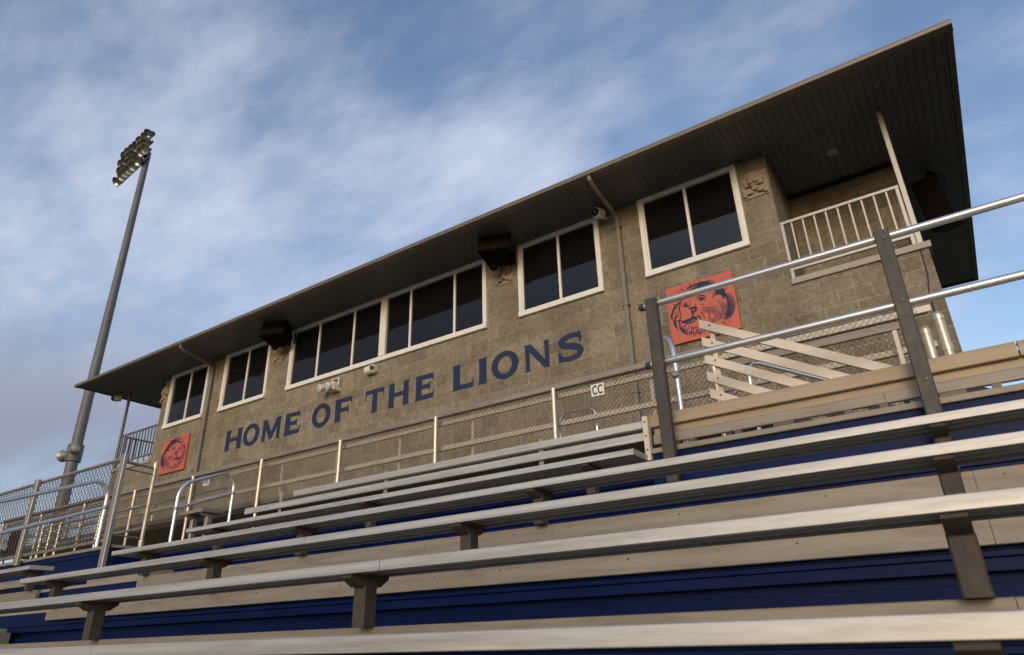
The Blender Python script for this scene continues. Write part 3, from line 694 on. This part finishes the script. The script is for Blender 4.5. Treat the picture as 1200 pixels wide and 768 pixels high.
# ------------------------------------------------------------------ lion signs
def lion(mirror):
    TL=Vector((5,250));eu=Vector((505,-120));ev=Vector((62,435));det=eu.x*ev.y-eu.y*ev.x
    def uv(p):
        d=Vector(p)-TL;u=(d.x*ev.y-d.y*ev.x)/det;v=(eu.x*d.y-eu.y*d.x)/det
        return ((1-u) if mirror else u,1-v)
    S=[]
    def st(pts,w):
        w0=max(w) if isinstance(w,list) else w
        n=len(pts);q=[uv(p) for p in pts]
        ws=[w*(.25+.75*math.sin(PI*(i+.35)/(n-.3))) for i in range(n)] if not isinstance(w,list) else w
        S.extend(stroke(q,[a/500.*(1.25 if w0<24 else 1.1) for a in ws],6))
    # crown and forehead mane
    st([(135,345),(165,300),(225,268),(290,262),(345,285)],20)
    st([(170,262),(230,232),(300,222),(370,228),(430,255)],[4,16,24,22,6])
    st([(205,262),(270,244),(340,246),(400,268)],[5,22,34,8])
    st([(345,262),(395,262),(440,285),(470,330)],[12,44,36,5])
    st([(395,300),(430,300),(455,330),(440,350)],[30,34,16,4])
    st([(345,296),(360,282),(385,276),(398,292),(385,318),(362,330)],[8,8,8,8,8,6])
    st([(372,312),(382,298),(388,292)],10)
    st([(300,228),(330,205),(375,205)],8);st([(240,232),(270,212),(320,206)],9);st([(180,255),(200,238),(230,228)],10)
    # right mane, long curved locks
    for o in range(6):
        st([(418+o*17,282+o*6),(462+o*13,322+o*8),(482+o*9,385+o*7),(474+o*6,455+o*4),(450+o*7,512-o*4)],[2,5,6.5,6,1.5])
    for o in range(5):
        st([(404+o*15,352+o*4),(432+o*13,402+o*4),(434+o*11,452+o*3),(414+o*11,506-o*3)],[1.5,5,5.5,1.5])
    for o in range(4): st([(365+o*13,432-o*3),(388+o*12,472-o*3),(390+o*12,520-o*6)],[2,5.5,1.5])
    for o in range(3): st([(340+o*14,478),(356+o*13,515-o*4),(352+o*14,552-o*8)],[2,6,1.5])
    # outer locks all round the head
    for k in range(34):
        a=R(-62+k*9.6);ri=158+14*(k%3);ro=222+(k*37%29)-(10 if abs(math.sin(a))>.8 else 0);c0,s0=math.cos(a),-math.sin(a)
        def pp(r,da): return (288+r*math.cos(a+da),402-r*.93*math.sin(a+da))
        st([pp(ri,0),pp((ri+ro)/2,.07),pp(ro,.03)],[2,7.5-(k%2)*2.5,1.2])
    # left mane
    for o in range(6):
        st([(142-o*12,338+o*9),(100-o*8,375+o*12),(72-o*4,425+o*9),(60+o*3,478+o*6)],[5,9-o,6.5,1.5])
    for o in range(6):
        st([(120-o*8,430+o*8),(90-o*2,470+o*12),(92+o*5,528+o*10)],[2.5,6.5,1.5])
    for o in range(3): st([(132-o*6,470+o*16),(116+o*2,510+o*16),(124+o*6,552+o*13)],[3,7,1.5])
    st([(128,352),(118,400),(126,440),(130,470)],[9,8,6,2])
    # eyes, brows, nose bridge
    st([(140,395),(160,380),(182,388),(192,398)],[3,13,13,3]);st([(146,372),(165,364),(186,372)],[2,8,3]);st([(156,392),(172,396)],12)
    st([(255,350),(278,334),(304,338),(318,348)],[3,15,15,3]);st([(245,336),(268,316),(300,314),(322,326)],[3,9,9,3]);st([(276,348),(298,350)],13)
    st([(205,345),(200,380),(205,408)],[2,5,3]);st([(245,360),(240,395),(246,415)],[2,6,3])
    # nose
    st([(190,412),(212,408),(240,404),(246,420),(226,436),(212,452)],[6,16,18,14,16,5]);st([(212,420),(222,452),(220,480)],[14,10,6])
    # mouth and muzzle
    st([(128,498),(150,510),(180,500),(205,492),(222,478),(245,486),(262,478)],[5,18,20,22,16,20,5])
    st([(150,520),(185,520),(215,512),(250,500)],[4,12,12,3])
    st([(248,462),(268,470),(280,486),(272,520)],[3,9,9,3]);st([(280,440),(300,462),(312,492)],[2,6,2])
    st([(205,548),(225,560),(252,552)],[3,12,3])
    # whisker pads / cheeks
    for o in range(4): st([(285,402+o*13),(330,410+o*10),(375,404+o*13),(415,408+o*13)],[2,5,5,1])
    st([(280,385),(296,380),(310,388)],5);st([(330,430),(345,460),(340,490)],[2,7,2])
    # beard
    for o in range(9): st([(165+o*16,566+(o%3)*8-abs(o-4)*2),(164+o*15,592+(o%2)*8),(170+o*13,612+(o%3)*9-abs(o-4)*4)],[3,9,1])
    for o in range(5): st([(120+o*10,525+o*8),(126+o*10,560+o*8),(140+o*9,590+o*6)],[2,8,1])
    for o in range(4): st([(300+o*16,545-o*6),(306+o*15,575-o*9),(300+o*16,605-o*14)],[2,7,1])
    return S
def lion_sign(x0,x1,z0,z1,mirror,label):
    t=thing('lion_sign',label,'sign',((x0+x1)/2,D-.03,z0),'orange lion signs')
    obj('board',MB().bbox(x0,x1,D-.052,D-.002,z0,z1,.003),M['sign_red'],t)
    mb=MB();flat_polys(mb,[p for p in lion(mirror)],D-.0522,D-.0538,lambda q:(x0+q[0]*(x1-x0),z0+q[1]*(z1-z0)),step=-.00015)
    obj('lion_drawing',mb,M['sign_navy'],t,smooth=False)
lion_sign(-3.13,-2.11,3.90,4.83,False,'orange sign with navy lion head on the right half of the wall')
lion_sign(-16.58,-15.48,3.93,4.81,True,'small orange lion head sign at the far left end of the wall')

# ------------------------------------------------------------------ fittings on the wall
def speaker(x,z,label):
    t=thing('loudspeaker',label,'loudspeaker',(x,D-.3,z-.3),'wall loudspeakers under the eave')
    # angled cabinet tilted down towards the seats
    rot=Matrix.Rotation(R(-18),4,'X')@Matrix.Identity(4)
    rz=Matrix.Rotation(R(22),4,'Z')
    def tr(m,c):
        m.v=[tuple(rz@(rot@(Vector(p)))+Vector(c)) for p in m.v];return m
    c=(x,D-.42,z)
    prof=[(-.30,-.20),(.30,-.20),(.17,.22),(-.17,.22)]
    cab=tr(MB().prism(prof,'z',-.22,.22),c)
    obj('cabinet',cab,M['black'],t)
    obj('grille',tr(MB().bbox(-.285,.285,-.215,-.2,-.20,.20,.006),c),M['grille'],t)
    for s in (-1,1): obj('grille_rib',tr(MB().box(s*.1-.006,s*.1+.006,-.222,-.2155,-.2,.2),c),M['black'],t)
    obj('mount_arm',MB().bbox(x-.05,x+.05,D-.30,D-.001,z-.03,z+.05,.008).box(x-.11,x+.11,D-.03,D-.0015,z-.14,z+.14),M['black'],t)
    obj('horn_tube',MB().lathe([(0,.06),(.12,.07),(.14,.05)],(x-.12,D-.34,z-.20),(0,-.2,-1),12),M['black'],t)
speaker(-6.0,6.40,'black loudspeaker under the eave at the right end of the long window')
speaker(-12.02,6.40,'black loudspeaker under the eave at the left end of the long window')
t=thing('side_loudspeaker','large black loudspeaker hanging under the right eave beside the balcony','loudspeaker',(.72,11.0,5.6))
rz=Matrix.Rotation(R(-25),4,'Z')@Matrix.Rotation(R(14),4,'X')
m=MB().prism([(-.19,-.20),(.19,-.20),(.15,.20),(-.15,.20)],'z',-.44,.40);m.v=[tuple(rz@Vector(p)+Vector((.70,11.1,6.02))) for p in m.v];obj('cabinet',m,M['black'],t)
m=MB().bbox(-.175,.175,-.215,-.201,-.42,.38,.006);m.v=[tuple(rz@Vector(p)+Vector((.70,11.1,6.02))) for p in m.v];obj('grille',m,M['grille'],t)
obj('hanger',MB().bbox(.66,.74,11.12,11.2,6.3,6.604,.006),M['black'],t)

def camera_ball(x,y,z,label,arm):
    t=thing('dome_camera',label,'security camera',(x,y,z-.1),'security cameras under the eave')
    obj('housing',MB().lathe([(0,.05),(.02,.085),(.14,.09),(.19,.082),(.2,.07)],(x,y+.05,z+.02),(-.15,-1,-.25),16),M['white_box'],t)
    obj('dome',MB().lathe([(0,.07),(.03,.062),(.055,.04),(.065,.01)],(x-.03,y-.145,z-.03),(-.15,-1,-.25),16),M['dark_lens'],t)
    obj('mount',arm,M['white_box'],t)
camera_ball(-4.0,8.88,6.47,'round camera on the wall right beside the right downspout top',MB().tube([(-4.0,8.93,6.48),(-4.0,9.09,6.48)],.03,10))
camera_ball(-19.22,9.0,6.47,'round camera hanging under the left eave near the balcony post',MB().tube([(-19.22,9.02,6.5),(-19.22,9.02,6.605)],.03,10))
# twin flood and emergency lamp
t=thing('twin_floodlight','cream twin-head floodlight on the wall above the word OF','floodlight',(-10.42,9.0,4.74))
obj('body',MB().bbox(-10.50,-10.27,D-.20,D-.001,4.76,4.92,.012),M['white_box'],t)
for x in (-10.58,-10.34):
    h=obj('lamp_head',MB().lathe([(0,.045),(.05,.075),(.15,.08),(.16,.07)],(x,D-.14,4.87),(-.25,-1,-.35),14),M['white_box'],t)
    obj('lens',MB().lathe([(0,.066),(.006,.06)],(x-.037,D-.285,4.819),(-.25,-1,-.35),14),M['lens'],h)
obj('bracket',MB().tube([(-10.46,D-.08,4.92),(-10.46,D-.08,5.04),(-10.25,D-.10,5.02),(-10.24,D-.10,4.86)],.018,8),M['white_box'],t)
t=thing('wall_lamp','small rounded cream lamp on the wall above the word THE','wall lamp',(-9.36,9.05,4.93))
obj('housing',MB().lathe([(0,.05),(.02,.085),(.24,.095),(.27,.07)],(-9.50,D-.075,4.995),(1,0,0),12),M['white_box'],t)
obj('lens',MB().lathe([(0,.05),(.02,.04)],(-9.26,D-.155,4.99),(.3,-1,-.2),12),M['dark_lens'],t)
tag(obj('ceiling_light',MB().lathe([(0,.085),(.012,.085),(.03,.07),(.036,.04)],(-.47,9.66,SZ-.001),(0,0,-1),20),M['coping']),'small round ceiling light in the soffit over the right balcony','ceiling light')

# ------------------------------------------------------------------ stadium light pole
PX,PY=-32.85,14.0
t=thing('stadium_light_pole','tall grey stadium light pole with a bank of floodlights at the left','light pole',(PX,PY,GZ))
obj('pole',MB().lathe([(0,.29),(10.5,.235),(10.5,.245),(10.58,.245),(10.58,.232),(17.6,.195),(17.6,.205),(17.68,.205),(17.68,.19),(26.9,.15)],(PX,PY,GZ),(0,0,1),20),M['pole'],t)
fdir=Vector((.25,-.87,-.42)).normalized()
for r_ in range(4):
    z=25.72-r_*.53
    xa,xb=PX+.72,PX-2.85
    yo=0.
    obj('crossarm',MB().bar((xa,PY-.22,z),(xb,PY-.22+.35,z),.09,.09),M['pole'],t)
    for k in range(7):
        if r_==3 and k==0: continue
        f=(k+.35+(.25 if r_%2 else 0))/7.2;x=xa+(xb-xa)*f;y=PY-.30+.35*f
        b=Vector((x+random.uniform(-.06,.06),y,z+.05+random.uniform(-.05,.05)));fdir=Vector((.10+random.uniform(-.25,.2),-.87,-.62+random.uniform(-.14,.14))).normalized()
        h=obj('floodlight',MB().lathe([(-.16,.05),(-.12,.10),(.0,.13),(.14,.235),(.26,.275),(.285,.28),(.285,.262),(.16,.21),(.15,.02)],b,fdir,14),M['lamp_shell'],t)
        obj('reflector',MB().lathe([(.155,.02),(.165,.19),(.262,.255),(.266,.255),(.17,.18),(.158,.015)],b,fdir,14),M['reflector'],h)
        obj('yoke',MB().bar(b+Vector((0,.06,-.05)),b+Vector((0,.05,-.2)),.05,.06,(0,1,0)),M['lamp_shell'],h)
t2=thing('horn_speaker','pair of grey horn speakers clamped round the light pole','horn speaker',(PX,PY,7.8))
z=8.12
obj('clamp',MB().lathe([(0,.32),(.75,.32)],(PX,PY,z-.38),(0,0,1),18),M['pole'],t2)
obj('horn',MB().lathe([(0,.13),(.35,.14),(.48,.20),(.56,.27),(.58,.27),(.54,.2),(.4,.1)],(PX-.25,PY-.1,z-.02),(-1,-.02,0),16),M['galv'],t2)
obj('driver',MB().lathe([(0,.17),(.42,.19),(.52,.16),(.56,.06)],(PX+.2,PY-.2,z+.06),(1,-.2,0),16),M['galv'],t2)

# ------------------------------------------------------------------ world and sun
SUN_EL=16.;SUN_AZ=(.26,-.95)     # towards the sun: low behind the camera
wd=bpy.data.worlds.new('World');scene.world=wd;wd.use_nodes=True
N=wd.node_tree.nodes;L=wd.node_tree.links
bg=N['Background'];bg.inputs['Strength'].default_value=.14
sky=N.new('ShaderNodeTexSky');sky.sky_type='NISHITA';sky.sun_disc=False;sky.sun_elevation=R(SUN_EL)
sky.sun_rotation=math.atan2(SUN_AZ[0],SUN_AZ[1]);sky.altitude=200;sky.air_density=1.2;sky.dust_density=1.5;sky.ozone_density=1.6
tc=N.new('ShaderNodeTexCoord');sx=N.new('ShaderNodeSeparateXYZ');L.new(tc.outputs['Generated'],sx.inputs[0])
def math_(op,a,b=None,c=None,clamp=False):
    n=N.new('ShaderNodeMath');n.operation=op;n.use_clamp=clamp
    for i,v in enumerate((a,b,c)):
        if v is None: continue
        if isinstance(v,(int,float)): n.inputs[i].default_value=v
        else: L.new(v,n.inputs[i])
    return n.outputs[0]
def mix_(f,a,b):
    n=N.new('ShaderNodeMix');n.data_type='RGBA'
    for i,v in ((0,f),(6,a),(7,b)):
        if isinstance(v,(int,float)): n.inputs[i].default_value=v
        elif isinstance(v,tuple): n.inputs[i].default_value=(*v,1)
        else: L.new(v,n.inputs[i])
    return n.outputs[2]
zc=math_('MAXIMUM',sx.outputs[2],0.)
den=math_('ADD',zc,.22)
ux=math_('DIVIDE',sx.outputs[0],den);uy=math_('DIVIDE',sx.outputs[1],den)
cv=N.new('ShaderNodeCombineXYZ');L.new(ux,cv.inputs[0]);L.new(uy,cv.inputs[1])
def noise(scale,detail,rough,sc=(1,1,1),rot=0,loc=(0,0,0),dist=0.):
    mp=N.new('ShaderNodeMapping');mp.inputs['Scale'].default_value=sc;mp.inputs['Rotation'].default_value=(0,0,rot);mp.inputs['Location'].default_value=loc
    L.new(cv.outputs[0],mp.inputs[0]);n=N.new('ShaderNodeTexNoise');n.inputs['Scale'].default_value=scale;n.inputs['Detail'].default_value=detail;n.inputs['Roughness'].default_value=rough;n.inputs['Distortion'].default_value=dist
    L.new(mp.outputs[0],n.inputs['Vector']);return n.outputs['Fac']
def rng(v,a,b,c=0.,d=1.):
    n=N.new('ShaderNodeMapRange');n.interpolation_type='SMOOTHSTEP'
    n.inputs[1].default_value=a;n.inputs[2].default_value=b;n.inputs[3].default_value=c;n.inputs[4].default_value=d;L.new(v,n.inputs[0]);return n.outputs[0]
wisp=noise(1.7,8,.55,(1.,1.7,1),R(-50),(.2,.7,0),.3);fine=noise(4.5,7,.55,(1,1.6,1),R(-50),(3,1,0),.2);warp=noise(1.2,4,.5,(1,1,1),0,(7,3,0))
warp2=noise(1.2,4,.5,(1,1,1),0,(2,9,0))
wx=math_('MULTIPLY_ADD',warp,.7,-.35);wy=math_('MULTIPLY_ADD',warp2,.7,-.35)
px=math_('ADD',ux,wx);py=math_('ADD',uy,wy)
def blob(cx,cy,r,w):
    dx=math_('SUBTRACT',px,cx);dy=math_('SUBTRACT',py,cy)
    d=math_('SQRT',math_('ADD',math_('MULTIPLY',dx,dx),math_('MULTIPLY',dy,dy)))
    return math_('MULTIPLY',rng(d,r,r*.15),w)
veil=None
for b in ((-.58,.80,.34,.75),(-1.00,.62,.60,.80),(-.72,.34,.22,.60),(-1.35,.45,1.0,.62),(-.15,1.35,.6,.18),(.5,1.5,.6,.12),(.9,-1.2,1.1,.8),(.0,-1.0,1.1,.75),(1.6,.4,.9,.4)):  # the pair behind the camera is added unseen cloud, to lighten reflections
    v=blob(*b);veil=v if veil is None else math_('MAXIMUM',veil,v)
wisp3=noise(9.,6,.6,(1,2.4,1),R(-40),(1,4,0),.15)
veil=math_('MAXIMUM',veil,.20)
dens=math_('ADD',veil,math_('ADD',math_('MULTIPLY_ADD',wisp,1.5,-.75),math_('ADD',math_('MULTIPLY_ADD',fine,1.0,-.5),math_('MULTIPLY_ADD',wisp3,.55,-.275))))
cm=math_('MULTIPLY',rng(dens,-.12,1.50),.95,None,True)
tint=N.new('ShaderNodeMix');tint.data_type='RGBA';tint.blend_type='MULTIPLY';tint.inputs[0].default_value=1;L.new(sky.outputs[0],tint.inputs[6]);tint.inputs[7].default_value=(1.18,1.16,1.25,1)
c1=mix_(cm,tint.outputs[2],(4.7,5.0,5.9))
# dark area added to the unseen sky behind left, to dim bench reflections
dull=math_('MULTIPLY',rng(sx.outputs[2],.62,.30),math_('MULTIPLY',rng(sx.outputs[1],.05,-.30),rng(sx.outputs[0],.02,-.35)))
c1=mix_(math_('MULTIPLY',dull,.85),c1,(.75,.80,1.0))
low=rng(sx.outputs[2],.46,.24)
bank=noise(1.1,7,.55,(.7,2.2,1),R(20),(5,2,0),.2)
lb=math_('MULTIPLY',low,rng(bank,.30,.58,.35,1.))
c2=mix_(math_('MULTIPLY',math_('MULTIPLY',lb,.85),rng(sx.outputs[0],-.1,-.6)),c1,(2.0,2.05,2.65))
L.new(c2,bg.inputs['Color'])
sd=bpy.data.lights.new('sun','SUN');sd.energy=1.08;sd.angle=R(18);sd.color=(1.,.88,.71)
so=bpy.data.objects.new('sun',sd);COL.objects.link(so)
h=math.cos(R(SUN_EL));n_=math.hypot(*SUN_AZ);sv=Vector((SUN_AZ[0]/n_*h,SUN_AZ[1]/n_*h,math.sin(R(SUN_EL))))
so.rotation_euler=sv.to_track_quat('Z','Y').to_euler();so.location=sv*40

# ------------------------------------------------------------------ camera
cd=bpy.data.cameras.new('camera');cam=bpy.data.objects.new('camera',cd);COL.objects.link(cam);scene.camera=cam
cam.location=(0,0,0);cam.rotation_mode='XYZ';cam.rotation_euler=(R(114.7005549),R(1.50492609),R(34.09097639))
cd.sensor_width=36;cd.sensor_fit='HORIZONTAL';cd.lens=36*797.6139/1200;cd.clip_start=.05;cd.clip_end=3000
cd.dof.use_dof=True;cd.dof.focus_distance=9.0;cd.dof.aperture_fstop=5.0
scene.view_settings.view_transform='Standard';scene.view_settings.look='None';scene.view_settings.gamma=1;scene.view_settings.exposure=0.12
scene.view_settings.use_curve_mapping=False
